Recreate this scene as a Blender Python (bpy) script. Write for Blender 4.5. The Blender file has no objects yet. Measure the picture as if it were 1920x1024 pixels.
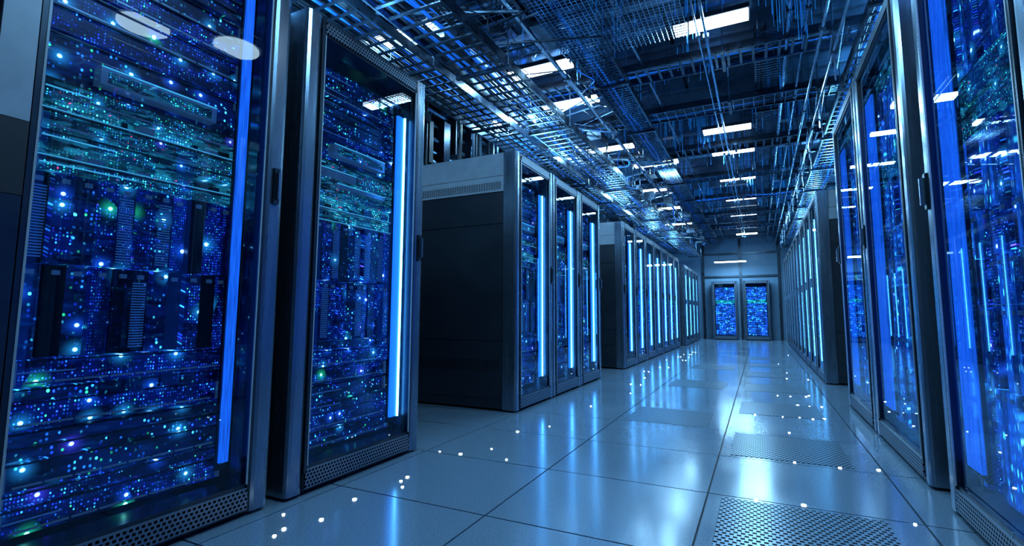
import bpy, math, random
from mathutils import Vector
random.seed(7)
scene = bpy.context.scene
try:
    scene.view_settings.view_transform = 'Standard'
    scene.view_settings.look = 'None'
except Exception as e:
    print(e)

# ------------------------------------------------------------------ materials
def new_mat(name):
    m = bpy.data.materials.new(name); m.use_nodes = True
    nt = m.node_tree; nt.nodes.clear()
    out = nt.nodes.new('ShaderNodeOutputMaterial')
    return m, nt, out

def pmat(name, col, rough=.5, metal=0.0, emit=None, es=0.0, noise=0.0, nscale=8, sampling=None, bump=0.0, stretch=None):
    m, nt, out = new_mat(name)
    b = nt.nodes.new('ShaderNodeBsdfPrincipled')
    nt.links.new(b.outputs[0], out.inputs[0])
    b.inputs['Base Color'].default_value = (*col, 1)
    b.inputs['Roughness'].default_value = rough
    b.inputs['Metallic'].default_value = metal
    if emit:
        b.inputs['Emission Color'].default_value = (*emit, 1)
        b.inputs['Emission Strength'].default_value = es
    if noise or bump:
        tc = nt.nodes.new('ShaderNodeTexCoord')
        mp = nt.nodes.new('ShaderNodeMapping')
        if stretch: mp.inputs['Scale'].default_value = stretch
        nt.links.new(tc.outputs['Object'], mp.inputs[0])
        n = nt.nodes.new('ShaderNodeTexNoise'); n.inputs['Scale'].default_value = nscale
        n.inputs['Detail'].default_value = 5
        nt.links.new(mp.outputs[0], n.inputs['Vector'])
        if noise:
            r = nt.nodes.new('ShaderNodeMapRange')
            r.inputs['From Min'].default_value = .3; r.inputs['From Max'].default_value = .7
            r.inputs['To Min'].default_value = max(0, rough-noise); r.inputs['To Max'].default_value = rough+noise
            nt.links.new(n.outputs[0], r.inputs[0]); nt.links.new(r.outputs[0], b.inputs['Roughness'])
            mx = nt.nodes.new('ShaderNodeMix'); mx.data_type = 'RGBA'
            mx.inputs[6].default_value = (*[c*.75 for c in col], 1); mx.inputs[7].default_value = (*[min(1, c*1.25) for c in col], 1)
            nt.links.new(n.outputs[0], mx.inputs[0]); nt.links.new(mx.outputs[2], b.inputs['Base Color'])
            if emit and stretch:
                m2 = nt.nodes.new('ShaderNodeMapRange'); m2.inputs[1].default_value = .35; m2.inputs[2].default_value = .65
                m2.inputs[3].default_value = es*.5; m2.inputs[4].default_value = es*1.4
                nt.links.new(n.outputs[0], m2.inputs[0]); nt.links.new(m2.outputs[0], b.inputs['Emission Strength'])
        if bump:
            bp = nt.nodes.new('ShaderNodeBump'); bp.inputs['Strength'].default_value = bump; bp.inputs['Distance'].default_value = .01
            nt.links.new(n.outputs[0], bp.inputs['Height']); nt.links.new(bp.outputs[0], b.inputs['Normal'])
    if sampling:
        m.cycles.emission_sampling = sampling
    return m

def N(nt, op, a, b=None, c=None):
    n = nt.nodes.new('ShaderNodeMath'); n.operation = op
    for i, v in enumerate((a, b, c)):
        if v is None: continue
        if isinstance(v, (int, float)): n.inputs[i].default_value = v
        else: nt.links.new(v, n.inputs[i])
    return n.outputs[0]

def led_mat(name, cy, cz, density, ramp, strength, base=(.004, .008, .03), rnd=.3, big=.09, bigd=.3, bigs=3.0, glow=(0, 0, 0), gs=0.0, zs=(.16, .05), pcb=None, pcs=0.0):
    m, nt, out = new_mat(name)
    b = nt.nodes.new('ShaderNodeBsdfPrincipled'); nt.links.new(b.outputs[0], out.inputs[0])
    b.inputs['Base Color'].default_value = (*base, 1); b.inputs['Roughness'].default_value = .35; b.inputs['Metallic'].default_value = .4
    tc = nt.nodes.new('ShaderNodeTexCoord'); oi = nt.nodes.new('ShaderNodeObjectInfo')
    sp = nt.nodes.new('ShaderNodeSeparateXYZ'); nt.links.new(tc.outputs['Object'], sp.inputs[0])
    y = N(nt, 'ADD', sp.outputs[1], N(nt, 'MULTIPLY', oi.outputs['Random'], 37.0))
    z = N(nt, 'ADD', sp.outputs[2], N(nt, 'MULTIPLY', sp.outputs[0], .3))
    def vec(a, c):
        cb = nt.nodes.new('ShaderNodeCombineXYZ')
        nt.links.new(N(nt, 'DIVIDE', y, a), cb.inputs[0]); nt.links.new(N(nt, 'DIVIDE', z, c), cb.inputs[1])
        return cb.outputs[0]
    def voro(v, r, cheb=False):
        n = nt.nodes.new('ShaderNodeTexVoronoi'); n.voronoi_dimensions = '2D'; n.inputs['Scale'].default_value = 1
        if cheb: n.distance = 'CHEBYCHEV'
        n.inputs['Randomness'].default_value = r; nt.links.new(v, n.inputs['Vector'])
        s = nt.nodes.new('ShaderNodeSeparateColor'); nt.links.new(n.outputs['Color'], s.inputs[0])
        return n.outputs['Distance'], s.outputs
    d, c = voro(vec(cy, cz), rnd)
    mr = nt.nodes.new('ShaderNodeMapRange'); nt.links.new(d, mr.inputs[0])
    mr.inputs[1].default_value = .12; mr.inputs[2].default_value = .34; mr.inputs[3].default_value = 1; mr.inputs[4].default_value = 0
    ns = nt.nodes.new('ShaderNodeTexNoise'); ns.noise_dimensions = '2D'; ns.inputs['Scale'].default_value = 1; ns.inputs['Detail'].default_value = 3
    nt.links.new(vec(*zs), ns.inputs['Vector'])
    zr = nt.nodes.new('ShaderNodeMapRange'); nt.links.new(ns.outputs[0], zr.inputs[0])
    zr.inputs[1].default_value = .42; zr.inputs[2].default_value = .6; zr.inputs[3].default_value = .05; zr.inputs[4].default_value = 1
    lit = N(nt, 'GREATER_THAN', c[0], 1-density)
    s1 = N(nt, 'MULTIPLY', N(nt, 'MULTIPLY', mr.outputs[0], lit), zr.outputs[0])
    s1 = N(nt, 'MULTIPLY', s1, N(nt, 'MULTIPLY_ADD', N(nt, 'POWER', c[2], 5.0), 3.5*strength, .26*strength))
    cr = nt.nodes.new('ShaderNodeValToRGB'); cr.color_ramp.interpolation = 'CONSTANT'
    el = cr.color_ramp.elements
    el[0].position = 0; el[0].color = (*ramp[0][1], 1); el[1].position = ramp[1][0]; el[1].color = (*ramp[1][1], 1)
    for p, col in ramp[2:]:
        e = el.new(p); e.color = (*col, 1)
    nt.links.new(c[1], cr.inputs[0])
    D, C = voro(vec(big, big), 1.0)
    core = nt.nodes.new('ShaderNodeMapRange'); nt.links.new(D, core.inputs[0])
    core.inputs[1].default_value = .03; core.inputs[2].default_value = .065; core.inputs[3].default_value = 1; core.inputs[4].default_value = 0
    halo = N(nt, 'POWER', N(nt, 'MAXIMUM', N(nt, 'SUBTRACT', 1.0, N(nt, 'DIVIDE', D, .42)), 0.0), 2.5)  # light spill around each big LED, painted into the panel emission
    bl = N(nt, 'GREATER_THAN', C[0], 1-bigd)
    s2 = N(nt, 'MULTIPLY', bl, N(nt, 'MULTIPLY_ADD', core.outputs[0], bigs*.5, N(nt, 'MULTIPLY', halo, .9)))
    s3 = N(nt, 'MULTIPLY', bl, N(nt, 'MULTIPLY', core.outputs[0], bigs*.35))
    cr2 = nt.nodes.new('ShaderNodeValToRGB'); e = cr2.color_ramp.elements; cr2.color_ramp.interpolation = 'CONSTANT'
    e[0].color = (.01, .12, 1, 1); e[1].position = .4; e[1].color = (.02, .38, 1, 1)
    x = e.new(.88); x.color = (.06, .06, 1, 1)
    x = e.new(.95); x.color = (.02, .8, .4, 1)
    nt.links.new(C[1], cr2.inputs[0])
    def sc(colout, s):
        v = nt.nodes.new('ShaderNodeVectorMath'); v.operation = 'SCALE'
        if isinstance(colout, tuple): v.inputs[0].default_value = colout
        else: nt.links.new(colout, v.inputs[0])
        nt.links.new(s, v.inputs['Scale']); return v.outputs[0]
    def add(a, c):
        ad = nt.nodes.new('ShaderNodeVectorMath'); ad.operation = 'ADD'
        nt.links.new(a, ad.inputs[0]); nt.links.new(c, ad.inputs[1]); return ad.outputs[0]
    tot = add(sc(cr.outputs[0], s1), sc(cr2.outputs[0], s2))
    tot = add(tot, sc((.45, .85, 1.0), s3))
    gz = N(nt, 'MULTIPLY_ADD', zr.outputs[0], gs*1.4, gs*.2)  # painted glow in place of lamps inside the cabinets
    tot = add(tot, sc(tuple(glow), gz))
    if pcb:
        Dp, Cp = voro(vec(.045, .011), .85, True)
        tot = add(tot, sc(tuple(pcb), N(nt, 'MULTIPLY', N(nt, 'POWER', Cp[0], 4.0), pcs)))
    nt.links.new(tot, b.inputs['Emission Color']); b.inputs['Emission Strength'].default_value = 1
    m.cycles.emission_sampling = 'NONE'
    return m

DB = (.012, .06, 1); BL = (.015, .2, 1); CY = (.04, .6, 1); GR = (.03, .8, .3); PU = (.07, .05, 1); RD = (.9, .03, .15); TE = (.02, .65, .7)
M = {}
M['led_deep'] = led_mat('led_panel_deep_blue', .009, .012, .5, [(0, DB), (.4, BL), (.82, PU), (.88, CY), (.98, GR)], 2.3, big=.115, bigd=.6, bigs=9, glow=(.005, .05, 1), gs=.06, pcb=(.005, .06, .6), pcs=.12)
M['led_teal'] = led_mat('led_panel_teal', .008, .009, .5, [(0, TE), (.25, CY), (.55, BL), (.88, GR), (.96, RD)], 2.2, base=(.006, .025, .05), big=.09, bigd=.25, bigs=6, glow=(.02, .2, .6), gs=.06, pcb=(.02, .35, .65), pcs=.38)
M['screen'] = led_mat('status_screen', .010, .012, .8, [(0, TE), (.3, CY), (.6, (.1, .8, .8)), (.9, (.3, .8, 1))], 2.0, base=(.01, .05, .07), rnd=.1, big=.2, bigd=.1, bigs=3, glow=(.02, .3, .6), gs=.2, pcb=(.03, .5, .8), pcs=.32)
M['led_blade'] = led_mat('led_blade', .007, .011, .8, [(0, DB), (.5, BL), (.88, PU), (.93, CY)], 1.2, rnd=.05, big=.14, bigd=.55, bigs=9, glow=(.005, .05, 1), gs=.06, zs=(.07, .3))
M['led_sparse'] = led_mat('led_panel_sparse', .014, .018, .35, [(0, BL), (.4, CY), (.7, DB), (.93, GR)], 2.4, rnd=.9, big=.12, bigd=.4, bigs=8, glow=(.005, .07, 1), gs=.04, pcb=(.005, .1, .5), pcs=.1)
M['led_cyan'] = led_mat('led_panel_cyan', .020, .026, .9, [(0, CY), (.4, BL), (.8, (.2, .8, 1)), (.95, GR)], 3.4, rnd=.7, base=(.01, .04, .1), big=.12, bigd=.5, bigs=7, glow=(.02, .2, 1), gs=.25)
M['led_end'] = led_mat('led_panel_bright_blue', .05, .06, .9, [(0, BL), (.5, CY), (.8, (.05, .3, 1)), (.97, GR)], 3.0, rnd=.6, base=(.01, .04, .1), big=.2, bigd=.3, bigs=4, glow=(.01, .12, 1), gs=.6)
M['led_band'] = led_mat('led_panel_green_band', .05, .04, .9, [(0, TE), (.5, (.03, .9, .5)), (.8, CY), (.97, GR)], 3.5, rnd=.6, base=(.01, .04, .1), big=.2, bigd=.3, bigs=4, glow=(.01, .5, .6), gs=.6)
M['led_streak'] = led_mat('led_column', .012, .05, .8, [(0, BL), (.4, CY), (.75, DB), (.9, (.2, .8, 1))], 2.0, rnd=.5, base=(.01, .04, .1), big=.15, bigd=.3, bigs=5, glow=(.008, .13, 1), gs=.34, zs=(.05, .6))

M['pillar'] = pmat('brushed_steel_pillar', (.22, .29, .37), .26, .9, noise=.04, nscale=5, stretch=(6, 6, .3))
M['pillar_dark'] = pmat('dark_steel', (.035, .05, .07), .3, .7, noise=.05, nscale=5)
M['black'] = pmat('black_rubber', (.006, .008, .012), .5)
M['panel'] = pmat('dark_side_panel', (.022, .03, .042), .42, .3, noise=.06, nscale=3)
M['cap'] = pmat('grey_powdercoat', (.32, .37, .42), .4, .1, noise=.04, nscale=12)
M['tube'] = pmat('blue_light_panel', (.02, .1, .5), .4, emit=(.01, .17, 1), es=1.4)
M['tube_dim'] = pmat('blue_acrylic_panel', (.02, .1, .5), .3, emit=(.01, .15, 1), es=.85, noise=.05, nscale=5, stretch=(60, 60, 1.5))
M['core'] = pmat('led_tube_core', (.5, .8, 1), .4, emit=(.1, .5, 1), es=13)
M['cyanbar'] = pmat('cyan_edge_light', (.1, .4, .5), .4, emit=(.06, .5, .9), es=.8, sampling='NONE')
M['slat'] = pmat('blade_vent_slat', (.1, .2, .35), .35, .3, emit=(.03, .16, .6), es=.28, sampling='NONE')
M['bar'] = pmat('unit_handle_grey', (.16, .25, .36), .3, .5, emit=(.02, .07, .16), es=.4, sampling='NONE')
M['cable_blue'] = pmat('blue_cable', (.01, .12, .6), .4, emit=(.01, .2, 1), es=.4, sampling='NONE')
M['reflection_streak'] = pmat('painted_reflection_streak', (.01, .2, .5), .4, emit=(.01, .26, .9), es=.6, sampling='NONE')  # emission imitates blue reflection streaks on the glossy ceiling
M['cable_dark'] = pmat('dark_cable', (.01, .012, .018), .45)
M['steel'] = pmat('galvanised_steel', (.22, .33, .44), .22, .9, noise=.08, nscale=9)
M['darksteel'] = pmat('tray_steel', (.05, .075, .11), .25, .8, noise=.08, nscale=9)
M['lamp'] = pmat('strip_light_diffuser', (.9, .95, 1), .5, emit=(.78, .93, 1), es=9)
M['painted_glint'] = pmat('painted_glint', (1, 1, 1), .4, emit=(.75, .92, 1), es=9, sampling='NONE')  # glowing white that stands in for glints on the floor

def glass_mat():
    m, nt, out = new_mat('cabinet_glass')
    t = nt.nodes.new('ShaderNodeBsdfTransparent'); t.inputs[0].default_value = (.82, .93, 1, 1)
    g = nt.nodes.new('ShaderNodeBsdfGlossy'); g.inputs['Roughness'].default_value = .012; g.inputs[0].default_value = (.7, .88, 1, 1)
    f = nt.nodes.new('ShaderNodeFresnel'); f.inputs[0].default_value = 1.6
    mx = nt.nodes.new('ShaderNodeMixShader')
    nt.links.new(f.outputs[0], mx.inputs[0]); nt.links.new(t.outputs[0], mx.inputs[1]); nt.links.new(g.outputs[0], mx.inputs[2])
    nt.links.new(mx.outputs[0], out.inputs[0]); return m
M['glass'] = glass_mat()

def perf_mat(name, ax, ay, cx, cy, base, hole, metal=.6, rough=.35, rx=.3, ry=.3):
    m, nt, out = new_mat(name)
    b = nt.nodes.new('ShaderNodeBsdfPrincipled'); nt.links.new(b.outputs[0], out.inputs[0])
    tc = nt.nodes.new('ShaderNodeTexCoord'); sp = nt.nodes.new('ShaderNodeSeparateXYZ'); nt.links.new(tc.outputs['Object'], sp.inputs[0])
    row = N(nt, 'DIVIDE', sp.outputs[ay], cy)
    off = N(nt, 'MULTIPLY', N(nt, 'MODULO', N(nt, 'FLOOR', row), 2.0), .5)
    fx = N(nt, 'ABSOLUTE', N(nt, 'SUBTRACT', N(nt, 'FRACT', N(nt, 'ADD', N(nt, 'DIVIDE', sp.outputs[ax], cx), off)), .5))
    fy = N(nt, 'ABSOLUTE', N(nt, 'SUBTRACT', N(nt, 'FRACT', row), .5))
    h = N(nt, 'MULTIPLY', N(nt, 'LESS_THAN', fx, rx), N(nt, 'LESS_THAN', fy, ry))
    mx = nt.nodes.new('ShaderNodeMix'); mx.data_type = 'RGBA'; nt.links.new(h, mx.inputs[0])
    mx.inputs[6].default_value = (*base, 1); mx.inputs[7].default_value = (*hole, 1)
    nt.links.new(mx.outputs[2], b.inputs['Base Color']); b.inputs['Metallic'].default_value = metal
    nt.links.new(N(nt, 'MULTIPLY_ADD', h, .5, rough), b.inputs['Roughness'])
    nt.links.new(N(nt, 'SUBTRACT', .5, N(nt, 'MULTIPLY', h, .45)), b.inputs['Specular IOR Level'])
    return m
M['perf'] = perf_mat('perforated_plinth', 1, 2, .018, .016, (.16, .21, .27), (.002, .002, .004))
M['fgrille'] = perf_mat('perforated_floor_grille', 0, 1, .026, .022, (.19, .27, .34), (.004, .006, .01), metal=.2, rough=.24, rx=.3, ry=.32)
def tile_mat():
    m, nt, out = new_mat('raised_floor_laminate')
    b = nt.nodes.new('ShaderNodeBsdfPrincipled'); nt.links.new(b.outputs[0], out.inputs[0])
    tc = nt.nodes.new('ShaderNodeTexCoord')
    n = nt.nodes.new('ShaderNodeTexNoise'); n.inputs['Scale'].default_value = 1.6; n.inputs['Detail'].default_value = 6
    n2 = nt.nodes.new('ShaderNodeTexNoise'); n2.inputs['Scale'].default_value = 160; n2.inputs['Detail'].default_value = 2
    nt.links.new(tc.outputs['Object'], n.inputs['Vector']); nt.links.new(tc.outputs['Object'], n2.inputs['Vector'])
    r = nt.nodes.new('ShaderNodeMapRange'); r.inputs[1].default_value = .3; r.inputs[2].default_value = .7; r.inputs[3].default_value = .12; r.inputs[4].default_value = .24
    nt.links.new(n.outputs[0], r.inputs[0]); nt.links.new(r.outputs[0], b.inputs['Roughness'])
    cr = nt.nodes.new('ShaderNodeValToRGB'); cr.color_ramp.elements[0].position = .35; cr.color_ramp.elements[1].position = .6
    cr.color_ramp.elements[0].color = (.115, .165, .22, 1); cr.color_ramp.elements[1].color = (.17, .235, .30, 1)
    nt.links.new(n2.outputs[0], cr.inputs[0]); nt.links.new(cr.outputs[0], b.inputs['Base Color'])
    b.inputs['Specular IOR Level'].default_value = 1.0
    b.inputs['Coat Weight'].default_value = .4; b.inputs['Coat Roughness'].default_value = .13
    return m
M['tile'] = tile_mat()
M['wall'] = pmat('dark_wall_paint', (.012, .018, .028), .8, 0, noise=.1, nscale=4)
M['wall_end'] = pmat('end_wall_panel', (.13, .24, .36), .45, .1, noise=.1, nscale=4)
M['ceil'] = pmat('ceiling_mirror_panel', (.20, .32, .44), .12, .85, noise=.05, nscale=3)
M['beam'] = pmat('ceiling_beam', (.12, .19, .27), .3, .55, noise=.08, nscale=6)

# ------------------------------------------------------------------ mesh builder
class MB:
    def __init__(s): s.v = []; s.f = []; s.m = []; s.mats = []
    def mi(s, k):
        if k not in s.mats: s.mats.append(k)
        return s.mats.index(k)
    def box(s, x0, x1, y0, y1, z0, z1, k):
        i = len(s.v)
        s.v += [(x0, y0, z0), (x1, y0, z0), (x1, y1, z0), (x0, y1, z0), (x0, y0, z1), (x1, y0, z1), (x1, y1, z1), (x0, y1, z1)]
        for q in ((0, 3, 2, 1), (4, 5, 6, 7), (0, 1, 5, 4), (1, 2, 6, 5), (2, 3, 7, 6), (3, 0, 4, 7)):
            s.f.append(tuple(i+a for a in q)); s.m.append(s.mi(k))
    def quad(s, pts, k):
        i = len(s.v); s.v += pts; s.f.append(tuple(range(i, i+len(pts)))); s.m.append(s.mi(k))
    def prism(s, poly, z0, z1, k):
        i = len(s.v); n = len(poly)
        s.v += [(x, y, z0) for x, y in poly] + [(x, y, z1) for x, y in poly]
        for a in range(n):
            b = (a+1) % n; s.f.append((i+a, i+b, i+n+b, i+n+a)); s.m.append(s.mi(k))
        s.f.append(tuple(i+a for a in reversed(range(n)))); s.m.append(s.mi(k))
        s.f.append(tuple(i+n+a for a in range(n))); s.m.append(s.mi(k))
    def cbox(s, x0, x1, y0, y1, z0, z1, c, k):
        s.prism([(x0, y0), (x1-c, y0), (x1-c*.3, y0+c*.3), (x1, y0+c), (x1, y1-c), (x1-c*.3, y1-c*.3), (x1-c, y1), (x0, y1)], z0, z1, k)
    def rod(s, p, q, r, k, n=6):
        p = Vector(p); q = Vector(q); d = (q-p).normalized()
        a = d.orthogonal().normalized(); b = d.cross(a); i = len(s.v)
        for c in (p, q):
            for j in range(n):
                t = 2*math.pi*j/n; s.v.append(tuple(c+a*math.cos(t)*r+b*math.sin(t)*r))
        for j in range(n):
            jj = (j+1) % n; s.f.append((i+j, i+jj, i+n+jj, i+n+j)); s.m.append(s.mi(k))
        s.f.append(tuple(i+j for j in reversed(range(n)))); s.m.append(s.mi(k))
        s.f.append(tuple(i+n+j for j in range(n))); s.m.append(s.mi(k))
    def path(s, pts, r, k, n=6):
        for a, b in zip(pts[:-1], pts[1:]): s.rod(a, b, r, k, n)
    def mesh(s, name):
        me = bpy.data.meshes.new(name); me.from_pydata(s.v, [], s.f)
        for k in s.mats: me.materials.append(M[k])
        me.polygons.foreach_set('material_index', s.m); me.update(); return me
def obj(name, me, loc=(0, 0, 0), rz=0, parent=None):
    o = bpy.data.objects.new(name, me); scene.collection.objects.link(o); o.location = loc; o.rotation_euler = (0, 0, rz)
    if parent: o.parent = parent
    return o

# ------------------------------------------------------------------ cabinet (front at x=0 facing +x, width along y)
def cabinet_mesh(name, W, H, D=1.1, tube='core', seed=0, far=False, pw=.085, mirror=False, tw=.062, plate=None, tin=.03, style='left'):
    rn = random.Random(seed); b = MB()
    k = H/2.2
    kk2 = 1.0 if H > 2.3 and style == 'left' else k
    b.box(-D, -.02, .01, .035, .02, H-.01, 'panel'); b.box(-D, -.02, W-.035, W-.01, .02, H-.01, 'panel')
    b.box(-D, -D+.02, .036, W-.036, .02, H-.01, 'panel')
    b.box(-D, -.02, .036, W-.036, H-.03, H-.012, 'panel')
    b.box(-D, -.02, .036, W-.036, .02, .05, 'black')
    for sy in (0, 1):
        def sb(x0, x1, t, z0, z1, kk):
            if sy == 0: b.box(x0, x1, .01-t, .01, z0, z1, kk)
            else: b.box(x0, x1, W-.01, W-.01+t, z0, z1, kk)
        sb(-D, -.13, .006, H-.2*k, H, 'cap')
        sb(-D, -.13, .008, H-.34*k, H-.205*k, 'cap')
        for r_ in range(6 if not far else 0):
            z = H-.33*k+.012*r_+.01
            x = -.16
            while x > -D+.06:
                sb(x-.018, x, .0095, z, z+.006, 'black'); x -= .026
        sb(-D, -.135, .005, H-.62*k, H-.35*k, 'panel')
        sb(-D, -.135, .005, .58*k, H-.63*k, 'panel')
        sb(-D, -.135, .005, .10, .57*k, 'panel')
        for r_ in range(5 if not far else 2):
            z = .33*k+.02*r_
            x = -.17
            while x > -D+.12:
                sb(x-.07, x, .0075, z, z+.009, 'black'); x -= .085
    for y0 in (0, W-pw):
        b.cbox(-.13, 0, y0, y0+pw, .015, H, .02, 'pillar')
    if plate is not None:
        for y0 in plate:
            b.box(0, .008, y0+.004, y0+pw-.004, 1.38, H, 'cap'); b.box(0, .008, y0+.004, y0+pw-.004, 1.16, 1.378, 'black'); b.box(0, .006, y0+.004, y0+pw-.004, .12, 1.158, 'pillar_dark')
    b.box(-.05, .004, pw, pw+.014, .1, H-.06, 'pillar_dark'); b.box(-.05, .004, W-pw-.014, W-pw, .1, H-.06, 'pillar_dark')
    b.box(.0, .006, pw+.014, pw+.02, .13, H-.09, 'cap'); b.box(.0, .006, W-pw-.02, W-pw-.014, .13, H-.09, 'cap')
    b.box(-.12, -.004, pw, W-pw, H-.09, H-.004, 'pillar_dark'); b.box(-.004, .003, pw+.02, W-pw-.02, H-.078, H-.02, 'perf')
    b.box(-.12, -.004, pw, W-pw, .02, .13, 'pillar_dark'); b.box(-.004, .004, pw+.01, W-pw-.01, .03, .115, 'perf')
    for fy in (.04, W-.08):
        b.box(-.1, -.04, fy, fy+.04, 0, .02, 'black'); b.box(-D+.04, -D+.1, fy, fy+.04, 0, .02, 'black')
    hy = pw*.5 if style != 'left' or far else W-pw*.5
    if not plate or plate == [0]:
        b.box(0, .012, hy-.014, hy+.014, H*.5, H*.5+.16, 'pillar_dark'); b.box(.012, .03, hy-.006, hy+.006, H*.5+.02, H*.5+.14, 'pillar')
    g0, g1 = pw+.012, W-pw-.012
    b.quad([(-.012, g0, .13), (-.012, g1, .13), (-.012, g1, H-.09), (-.012, g0, H-.09)], 'glass')
    fx = -.13 if style == 'left' else -.075
    b.box(fx-.03, fx, pw+.015, pw+.045, .13, H-.1, 'pillar_dark')
    u0 = pw+.05; u1 = W-pw-.05
    if tube:
        ya, yb = (W-pw-tin-tw, W-pw-tin) if not mirror else (pw+tin, pw+tin+tw)
        xt = -.07 if style == 'left' else -.035
        b.box(xt-.015, xt, ya, yb, .22, .89*H, 'tube' if tube == 'core' else 'tube_dim')
        if tube == 'core':
            yc = yb-.006 if not mirror else ya+.006
            b.rod((xt+.004, yc, .22), (xt+.004, yc, .89*H), .007, 'core', 8)
        b.box(xt-.03, xt-.016, ya-.006, yb+.006, .19, .91*H, 'pillar_dark')
    z = .15; drawn_shelf = False
    near = style == 'left' and not far
    while z < H-.15:
        rel = z/(2.2*kk2)
        if style == 'end':
            h = .1; kind = 'led_band' if .58 < rel < .64 else 'led_end'
        elif style == 'right':
            h = rn.choice([.18, .3, .4]); kind = 'blade'
            if rel > .55 and rn.random() < .3: kind = 'led_teal'; h = .12
        elif rel < .28:
            h = rn.choice([.088, .0445, .088]); kind = rn.choice(['led_deep', 'led_deep', 'led_sparse'])
        elif rel < .46:
            h = .3*kk2; kind = 'blade'
        elif rel < .70:
            h = rn.choice([.0445, .066, .0445]); kind = rn.choice(['led_teal', 'led_teal', 'pcbtray', 'pcbtray', 'bar', 'led_sparse', 'led_deep'] if near else ['led_teal', 'led_teal', 'led_teal', 'bar', 'led_sparse'])
        else:
            h = rn.choice([.0445, .088]); kind = rn.choice(['led_sparse', 'led_deep', 'led_sparse'])
            if near and not drawn_shelf: kind = 'shelf'; h = .12; drawn_shelf = True
        if far and style != 'end' and kind != 'bar' and kind != 'blade': kind = rn.choice([kind, 'led_cyan'])
        if z+h > H-.11: break
        w_ = u1-u0
        if kind == 'blade':
            n = max(6, int(w_/.055)); w = w_/n
            for i in range(n):
                dx = rn.choice([0, .012, .02, .0])
                if style == 'right': kk = rn.choice(['led_streak', 'led_blade', 'led_deep', 'led_streak'])
                elif far: kk = rn.choice(['led_blade', 'led_cyan', 'led_deep'])
                else: kk = rn.choice(['led_blade', 'led_blade', 'led_deep', 'black', 'led_sparse'])
                ya, yb = u0+i*w+.002, u0+(i+1)*w-.002
                b.box(fx-.35, fx-dx, ya, yb, z+.003, z+h-.003, kk)
                b.box(fx-dx, fx-dx+.008, ya+w*.3, yb-w*.3, z+h-.035, z+h-.02, 'bar')
                if near and rn.random() < .35:
                    zz = z+.02
                    while zz < z+h-.045:
                        b.box(fx-dx, fx-dx+.003, ya+.006, yb-.006, zz, zz+.0045, 'slat'); zz += .0095
        elif kind == 'bar':
            b.box(fx-.35, fx, u0, u1, z+.002, z+h-.002, 'led_teal')
            a = rn.uniform(.0, .3); e = a+rn.uniform(.35, .6)
            b.box(fx, fx+.02, u0+a*w_, u0+e*w_, z+.01, z+h-.01, 'bar')
            b.box(fx+.02, fx+.022, u0+a*w_, u0+e*w_, z+h-.014, z+h-.01, 'cyanbar')
        elif kind == 'pcbtray':
            b.box(fx-.35, fx-.03, u0, u1, z+.002, z+h-.002, 'screen')
            b.box(fx-.03, fx+.012, u0, u1, z, z+.004, 'bar'); b.box(fx+.012, fx+.0135, u0, u1, z, z+.003, 'cyanbar')
            yy = u0+.01
            while yy < u1-.05:
                ww = rn.uniform(.015, .07)
                if rn.random() < .6: b.box(fx-.03, fx-rn.uniform(.0, .02), yy, yy+ww, z+.004, z+h*rn.uniform(.3, .8), rn.choice(['bar', 'pillar_dark', 'led_teal', 'black']))
                yy += ww+rn.uniform(.005, .03)
        elif kind == 'shelf':
            b.box(fx-.35, fx-.02, u0, u1, z+.002, z+h-.002, 'led_sparse')
            a0, a1 = u0+.22*w_, u0+.82*w_
            b.box(fx-.02, fx+.03, a0, a1, z+.02, z+.085, 'bar'); b.box(fx+.03, fx+.032, a0, a1, z+.08, z+.085, 'cyanbar')
            b.box(fx+.03, fx+.0315, a0+.02, a1-.02, z+.03, z+.07, 'led_teal')
        else:
            dx = rn.choice([0, 0, .01, .03])
            b.box(fx-.35, fx-dx, u0, u1, z+.002, z+h-.002, kind)
            if near:
                if rn.random() < .5:
                    b.box(fx-dx, fx-dx+.004, u0+.02, u0+.02+rn.uniform(.15, .5)*w_, z+h*.5, z+h*.5+.004, 'cyanbar' if kind == 'led_teal' else 'slat')
                b.box(fx-dx, fx-dx+.012, u0, u1, z+h-.008, z+h-.004, 'pillar_dark')
                b.box(fx-dx, fx-dx+.014, u0+.004, u0+.014, z+.008, z+h-.008, 'bar'); b.box(fx-dx, fx-dx+.014, u1-.014, u1-.004, z+.008, z+h-.008, 'bar')
                if h > .05:
                    nb = rn.choice([0, 4, 8])
                    for i in range(nb):
                        ya = u0+.03+i*(w_-.06)/nb; b.box(fx-dx, fx-dx+.006, ya+.004, ya+(w_-.06)/nb-.004, z+.012, z+.018, 'bar')
        z += h
    return b.mesh(name)

XL = -1.88
CABS = []
def cab(me, loc, rz=0):
    o = obj('server_cabinet', me, loc, rz); CABS.append(o); return o
def left(y0, y1, H, x=XL, **kw):
    return cab(cabinet_mesh('server_cabinet', y1-y0, H, **kw), (x, y0, 0))
left(-.36, .50, 2.6, seed=1, tube='dim', x=-1.92, plate=[.775], tw=.034)
left(.52, 1.44, 2.6, seed=2, tube='dim', x=-1.92, plate=[0], tw=.034, tin=.05)
left(1.51, 2.41, 2.29, seed=3, x=-1.90)
for i in range(3):
    left(3.62+i*.8, 3.62+(i+1)*.8-.005, 2.24, x=-1.86, seed=10+i, pw=.07, D=1.25)
ml = [cabinet_mesh('server_cabinet', .785, 2.22, seed=20+i, far=True, pw=.06) for i in range(2)]
for i in range(7):
    cab(ml[i % 2], (-1.83, 7.08+i*.79, 0))
mf = cabinet_mesh('server_cabinet', .785, 2.1, seed=31, far=True, pw=.06, D=1.0)
for i in range(4):
    cab(mf, (-1.74, 13.0+i*.79, 0))
XR = .69
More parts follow.
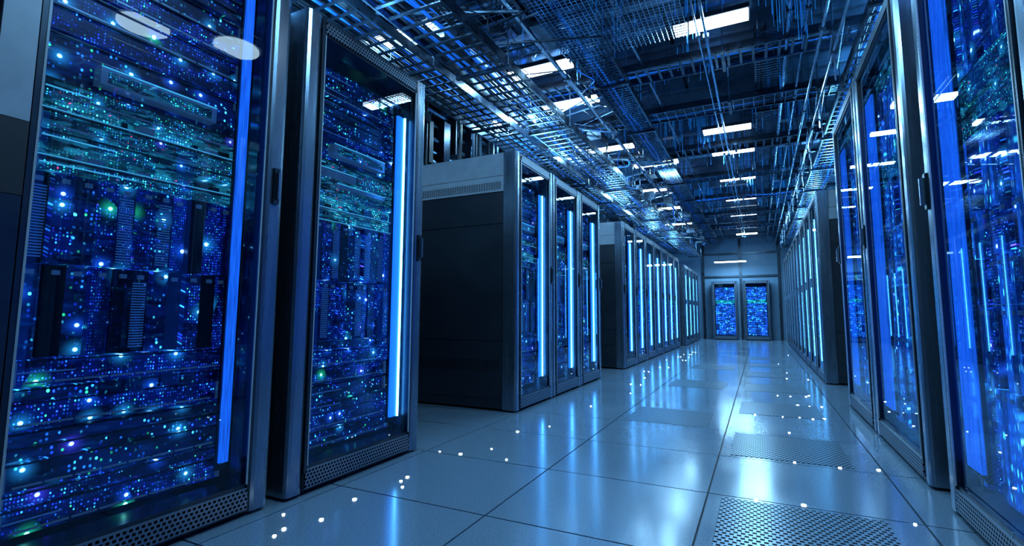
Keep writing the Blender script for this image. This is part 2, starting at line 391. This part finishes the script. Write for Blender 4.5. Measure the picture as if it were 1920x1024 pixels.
def right(y0, y1, H, x=XR, **kw):
    return cab(cabinet_mesh('server_cabinet', y1-y0, H, style='right', mirror=True, **kw), (x, y1, 0), math.pi)
right(.75, 1.66, 2.55, seed=41, tube='dim', tw=.14)
right(1.68, 2.65, 2.55, seed=42, tube='dim', tw=.14)
right(2.90, 4.04, 2.55, seed=43, tube='dim', tw=.2)
right(4.06, 5.20, 2.55, seed=44, tube='dim', tw=.2)
mr = [cabinet_mesh('server_cabinet', .835, 2.3, seed=51+i, far=True, pw=.06, style='right', mirror=True, tin=.2) for i in range(2)]
for i in range(10):
    cab(mr[i % 2], (.66, 6.6+(i+1)*.84, 0), math.pi)
me = cabinet_mesh('server_cabinet', .76, 1.85, D=.5, seed=61, tube=None, far=True, pw=.05, style='end')
cab(me, (-1.38, 16.42, 0), -math.pi/2)
cab(me, (-.46, 16.42, 0), -math.pi/2)

# ------------------------------------------------------------------ room
CZ = 3.4
b = MB()
xs = [-.25+.8*i for i in range(-5, 5)]; ys = [2.42+.65*i for i in range(-7, 24)]
g = .004
for i in range(len(xs)-1):
    for j in range(len(ys)-1):
        b.box(xs[i]+g, xs[i+1]-g, ys[j]+g, ys[j+1]-g, -.03, 0, 'tile')
        gr = False
        if abs(xs[i]+.25) < .01 and j in (6, 8, 10, 12, 14, 16, 18): gr = True
        if abs(xs[i]+1.05) < .01 and j in (9, 12, 15): gr = True
        if gr:
            b.box(xs[i]+.06, xs[i+1]-.13, ys[j]+.04, ys[j+1]-.03, 0, .002, 'fgrille')
b.box(xs[0], xs[-1], ys[0], ys[-1], -.1, -.031, 'black')
obj('floor', b.mesh('floor'))
x0, x1, y0, y1 = -3.3, 1.98, -2.1, 17.0
def room_box(name, a, k):
    q = MB(); q.box(*a, k); return obj(name, q.mesh(name))
room_box('wall_left', (x0-.1, x0, y0, y1, 0, CZ), 'wall')
room_box('wall_right', (x1, x1+.1, y0, y1, 0, CZ), 'wall')
room_box('wall_back', (x0-.1, x1+.1, y1, y1+.1, 0, CZ), 'wall_end')
room_box('wall_front', (x0-.1, x1+.1, y0-.1, y0, 0, CZ), 'wall')
q = MB(); q.box(x0-.1, x1+.1, y0-.1, y1+.1, CZ, CZ+.1, 'black')
y = y0+.05
while y < y1-.6:
    x = x0+.02
    while x < x1-.3:
        q.box(x+.01, min(x+.86, x1), y+.01, y+.98, CZ-.02, CZ, 'ceil'); x += .88
    y += 1.0
obj('ceiling', q.mesh('ceiling'))
q = MB(); y = -1.5
while y < 16.8:
    q.box(x0, x1, y, y+.1, CZ-.05, CZ-.02, 'beam'); q.box(x0, x1, y+.04, y+.06, CZ-.17, CZ-.05, 'beam'); q.box(x0, x1, y, y+.1, CZ-.19, CZ-.17, 'beam')
    y += 1.0
obj('ceiling_beam', q.mesh('ceiling_beam'))
q = MB()
for zz in (2.0, 2.75): q.box(-1.7, .62, 16.94, 17.0, zz, zz+.06, 'pillar_dark')
for xx in (-1.7, -.56, .56): q.box(xx, xx+.07, 16.93, 17.0, 0, 3.3, 'pillar_dark')
obj('trim_1', q.mesh('trim_1'))

# ceiling lights
def strip(x, y, L=.5, z=3.1, w=.14, power=9, ang=0):
    q = MB(); q.box(-L/2, L/2, -w/2, w/2, 0, .02, 'lamp'); q.box(-L/2-.01, L/2+.01, -w/2-.012, w/2+.012, .02, .06, 'pillar_dark')
    for sx in (-L*.35, L*.35): q.rod((sx, 0, .06), (sx, 0, CZ-.02-z), .004, 'steel')
    o = obj('ceiling_strip_light', q.mesh('ceiling_strip_light'), (x, y, z))
    ld = bpy.data.lights.new('strip_lamp', 'AREA'); ld.shape = 'RECTANGLE'; ld.size = L; ld.size_y = w; ld.energy = power; ld.color = (.26, .64, 1)
    lo = bpy.data.objects.new('strip_lamp', ld); scene.collection.objects.link(lo); lo.parent = o; lo.location = (0, 0, -.012)
for (x, y) in [(-.26, 3.85), (-.28, 6.28), (-.25, 7.2), (-.25, 8.7), (-.25, 10.3), (-.25, 12), (-.25, 13.6), (-.25, 15.0), (-.26, 1.3),
               (-1.8, 3.95), (-1.8, 4.75), (-1.8, 6.35), (-1.35, 7.3), (-1.8, 8.9), (-1.8, 10.6), (-1.8, 12.6), (-1.8, 1.6), (-2.6, 4.9), (-2.5, 2.95)]:  # last position is an added light that brightens the left gap
    strip(x, y, .55 if x > -1 else .65, power=38 if y < 6 else 36)
strip(-.77, 15.9, .9, z=2.4, w=.2, power=60)
def round_light(x, y, r=.17, z=3.1):
    q = MB()
    pl = lambda rr: [(rr*math.cos(t*math.pi/12), rr*math.sin(t*math.pi/12)) for t in range(24)]
    q.prism(pl(r), 0, .02, 'lamp'); q.prism(pl(r+.02), .02, .07, 'cap'); q.rod((0, 0, .07), (0, 0, CZ-.02-z), .01, 'steel')
    obj('ceiling_round_light', q.mesh('ceiling_round_light'), (x, y, z))
for a in ((.5, 1.96), (1.53, 1.88), (.15, 2.49)): round_light(*a)
bpy.context.view_layer.update()
def fill_uplight(x, y, z, power):  # added fixture and lamp, aimed up only to brighten the ceiling
    q = MB(); q.box(-.07, .07, -.6, .6, 0, .05, 'darksteel'); q.box(-.05, .05, -.58, .58, .05, .055, 'tube')
    o = obj('fill_uplight', q.mesh('fill_uplight'), (x, y, z))
    c = min(CABS, key=lambda c: (c.location.x-x)**2+(c.location.y-y)**2)
    o.parent = c; o.matrix_parent_inverse = c.matrix_world.inverted()
    ld = bpy.data.lights.new('fill_uplight_lamp', 'AREA'); ld.shape = 'RECTANGLE'; ld.size = .1; ld.size_y = 1.16; ld.energy = power; ld.color = (.16, .55, 1)
    lo = bpy.data.objects.new('fill_uplight_lamp', ld); scene.collection.objects.link(lo); lo.parent = o; lo.location = (0, 0, .06); lo.rotation_euler = (math.pi, 0, 0)
for (x, y, z) in [(-2.2, 1.8, 2.3), (-2.25, 5.3, 2.25), (-2.2, 8.3, 2.23), (-2.2, 11.3, 2.23), (-2.2, 14.3, 2.11), (1.05, 2.0, 2.56), (1.05, 4.1, 2.56), (1.0, 7.6, 2.31), (1.0, 10.1, 2.31), (1.0, 13, 2.31)]:
    fill_uplight(x, y, z, 44)

# cable trays
def tray(name, xa, xb, ya, yb, z, step=.12, along='y', h=.07, k='darksteel', hang=True, cables=8, wire=False):
    q = MB()
    def P(a, c, zz): return (a, c, zz) if along == 'y' else (c, a, zz)
    def bx(a0, a1, c0, c1, z0, z1, kk):
        if along == 'y': q.box(a0, a1, c0, c1, z0, z1, kk)
        else: q.box(c0, c1, a0, a1, z0, z1, kk)
    bx(xa, xa+.015, ya, yb, z, z+h, k); bx(xb-.015, xb, ya, yb, z, z+h, k)
    c = ya+.03
    while c < yb:
        bx(xa, xb, c, c+(.006 if wire else .022), z+.003, z+.012, 'steel' if wire else k); c += step
    if wire:
        a = xa+.04
        while a < xb-.02: bx(a, a+.005, ya, yb, z+.012, z+.018, 'steel'); a += .04
    if hang:
        c = ya+.4
        while c < yb:
            for a in (xa, xb): q.rod(P(a, c, z), P(a, c, CZ-.02), .005, 'steel', 5)
            bx(xa-.02, xb+.02, c-.015, c+.015, z-.025, z, k); c += 1.3
    for i in range(cables):
        a = random.uniform(xa+.03, xb-.03); pts = []; c = ya
        while c <= yb+.01:
            pts.append(P(min(max(a+random.uniform(-.025, .025), xa+.02), xb-.02), c, z+.03+random.uniform(0, .04))); c += .5
        q.path(pts, random.uniform(.005, .012), random.choice(['cable_dark', 'cable_dark', 'cable_dark', 'cable_dark', 'cable_blue']), 5)
    return obj(name, q.mesh(name))
T1 = tray('cable_tray', -2.05, -1.62, 0, 16.5, 2.66, cables=18)
tray('cable_tray', -2.75, -2.3, 0, 16.5, 2.8, cables=16)
tray('cable_tray', .72, 1.0, .5, 16.2, 2.78)
tray('cable_tray', -1.35, -1.05, 2.6, 16, 3.0, wire=True, step=.05, cables=3)
tray('cable_tray', .05, .3, 4.2, 16, 3.14, wire=True, step=.05, cables=3)
for i, yy in enumerate([2.75, 4.25, 5.3, 6.7, 8.2, 9.8, 11.5, 13.2]):
    tray('cable_tray', yy, yy+.3, -3.2, 1.2, 3.06, along='x', step=.1, cables=5, wire=(i % 2 == 0))
q = MB(); x = -1.35
while x < -.4: q.box(x, x+.005, 2.55, 3.6, 2.905, 2.91, 'steel'); x += .035
y = 2.55
while y < 3.6: q.box(-1.35, -.4, y, y+.005, 2.91, 2.915, 'steel'); y += .035
for (a, c) in ((-1.35, 2.55), (-.4, 2.55), (-1.35, 3.6), (-.4, 3.6)): q.rod((a, c, 2.905), (a, c, CZ-.02), .006, 'steel')
obj('wire_mesh_panel', q.mesh('wire_mesh_panel'), parent=T1)
q = MB()
for x, z, r in ((-.3, 3.04, .012), (-.36, 3.06, .007), (.3, 3.1, .02), (.42, 3.08, .01), (-.9, 3.12, .015), (-1.5, 2.95, .02), (-2.2, 3.1, .035), (.5, 2.9, .012), (.56, 2.7, .01)):
    q.rod((x, 0, z), (x, 16.9, z), r, 'steel', 8)
    y = .7
    while y < 16.5:
        q.rod((x, y, z), (x, y, CZ-.02), .004, 'darksteel', 4); q.box(x-r-.01, x+r+.01, y-.015, y+.015, z-r-.004, z+r+.004, 'darksteel'); y += 1.6
obj('ceiling_conduit', q.mesh('ceiling_conduit'))
q = MB()
for i in range(90):
    y = random.uniform(.6, 14); x = random.uniform(-3.2, -1.3); z = random.uniform(2.7, 3.15); s = random.uniform(.05, .2)
    q.box(x, x+s, y, y+random.uniform(.06, .4), z, z+random.uniform(.03, .14), random.choice(['darksteel', 'pillar_dark', 'beam', 'darksteel']))
    q.rod((x+s/2, y+.03, z), (x+s/2, y+.03, CZ-.02), .006, 'darksteel', 5)
for i in range(40):
    y = random.uniform(1, 13)
    q.rod((random.uniform(-3.2, -2.2), y, random.uniform(2.7, 3.3)), (random.uniform(-1.8, -.9), y+random.uniform(-.2, .2), random.uniform(2.7, 3.3)), random.uniform(.005, .012), random.choice(['steel', 'darksteel']), 6)
for i, z in enumerate((2.36, 2.48, 2.6, 2.74, 2.9, 3.05)):
    q.rod((-3.2, .2, z), (-3.2, 16.5, z), .02+.012*(i % 2), 'darksteel', 8)
for i in range(26):
    y = 2.6+i*.17; zt = random.uniform(2.7, 3.3)
    if i % 3: q.box(-3.3, -3.05-random.uniform(0, .1), y, y+random.uniform(.05, .14), random.uniform(2.35, 2.7), zt, random.choice(['pillar_dark', 'darksteel', 'black']))
    xx = -3.0+random.uniform(-.1, .35)
    q.rod((xx, y+.08, 2.3), (xx, y+.08, CZ-.02), random.uniform(.008, .016), random.choice(['darksteel', 'cable_dark', 'cable_dark']), 6)
q.box(-3.15, -2.8, 3.2, 7.0, 3.1, 3.3, 'pillar_dark')
obj('ceiling_service_rack', q.mesh('ceiling_service_rack'), parent=T1)
q = MB()
for i in range(14):
    y = 1.0+i*1.05
    q.box(.58, 1.9, y, y+.04, 3.0, 3.04, 'darksteel'); q.rod((.6, y+.02, 2.6), (.6, y+.02, CZ-.02), .008, 'steel', 6)
    q.rod((.6, y+.02, 2.7), (.7, y+.02, 3.0), .006, 'steel', 6); q.rod((.6, y+.02, 3.0), (.6, y+1.0, 2.66), .005, 'steel', 6)
obj('overhead_truss', q.mesh('overhead_truss'), parent=T1)
q = MB()
for c in range(90):
    cx = random.uniform(-1.6, .6); cy = random.uniform(3.2, 12)
    for i in range(random.randint(5, 14)):
        x = cx+random.uniform(-.15, .15); y = cy+random.uniform(-.02, .02); L = random.uniform(.15, .42)
        q.rod((x, y, CZ-.02-L), (x, y, CZ-.02), random.uniform(.001, .0026), random.choice(['reflection_streak', 'cable_blue', 'reflection_streak', 'steel']), 4)
obj('ceiling_reflection_streaks', q.mesh('ceiling_reflection_streaks'), parent=T1)  # thin hanging rods imitating vertical reflection streaks overhead
q = MB()
for i in range(80):
    y = random.uniform(1.2, 14); x = random.choice([-1.62, -1.35, -2.0]); z = random.uniform(2.72, 3.1); w = random.uniform(.2, .9); s = random.uniform(.05, .2)
    pts = [(x+.05*math.sin(t*.9+i), y+w*t/8, z-s*math.sin(math.pi*t/8)*.9) for t in range(9)]
    q.path(pts, random.uniform(.003, .007), random.choice(['cable_dark', 'cable_dark', 'cable_blue', 'darksteel']), 5)
obj('overhead_cables', q.mesh('overhead_cables'), parent=T1)

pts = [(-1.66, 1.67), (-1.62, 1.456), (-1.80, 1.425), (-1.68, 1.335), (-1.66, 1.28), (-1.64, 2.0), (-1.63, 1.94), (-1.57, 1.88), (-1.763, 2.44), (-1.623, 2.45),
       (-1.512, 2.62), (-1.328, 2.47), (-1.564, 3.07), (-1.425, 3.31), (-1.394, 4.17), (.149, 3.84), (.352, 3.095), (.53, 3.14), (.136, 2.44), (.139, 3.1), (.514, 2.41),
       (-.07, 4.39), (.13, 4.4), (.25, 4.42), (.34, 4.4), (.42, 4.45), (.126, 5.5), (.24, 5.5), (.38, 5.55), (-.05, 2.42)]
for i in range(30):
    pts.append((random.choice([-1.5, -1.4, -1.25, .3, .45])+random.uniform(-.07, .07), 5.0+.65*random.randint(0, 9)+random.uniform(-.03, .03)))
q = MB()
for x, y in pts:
    r = random.uniform(.005, .010); q.prism([(x+r*math.cos(t*math.pi/5), y+r*math.sin(t*math.pi/5)) for t in range(10)], .0, .004, 'painted_glint')
obj('floor_glint_discs', q.mesh('floor_glint_discs'))  # bright floor glints modelled as small emissive discs

w = bpy.data.worlds.new('world'); scene.world = w; w.use_nodes = True
w.node_tree.nodes['Background'].inputs[0].default_value = (.02, .06, .15, 1); w.node_tree.nodes['Background'].inputs[1].default_value = .3

cd = bpy.data.cameras.new('camera'); cam = bpy.data.objects.new('camera', cd); scene.collection.objects.link(cam)
cd.sensor_width = 36; cd.lens = 900/1920*36; cd.shift_x = -40/1920; cd.shift_y = -12/1920; cd.clip_start = .02
cam.location = (0, 0, .82); cam.rotation_euler = (math.pi/2+math.radians(5.6), 0, math.radians(25.17))
scene.camera = cam
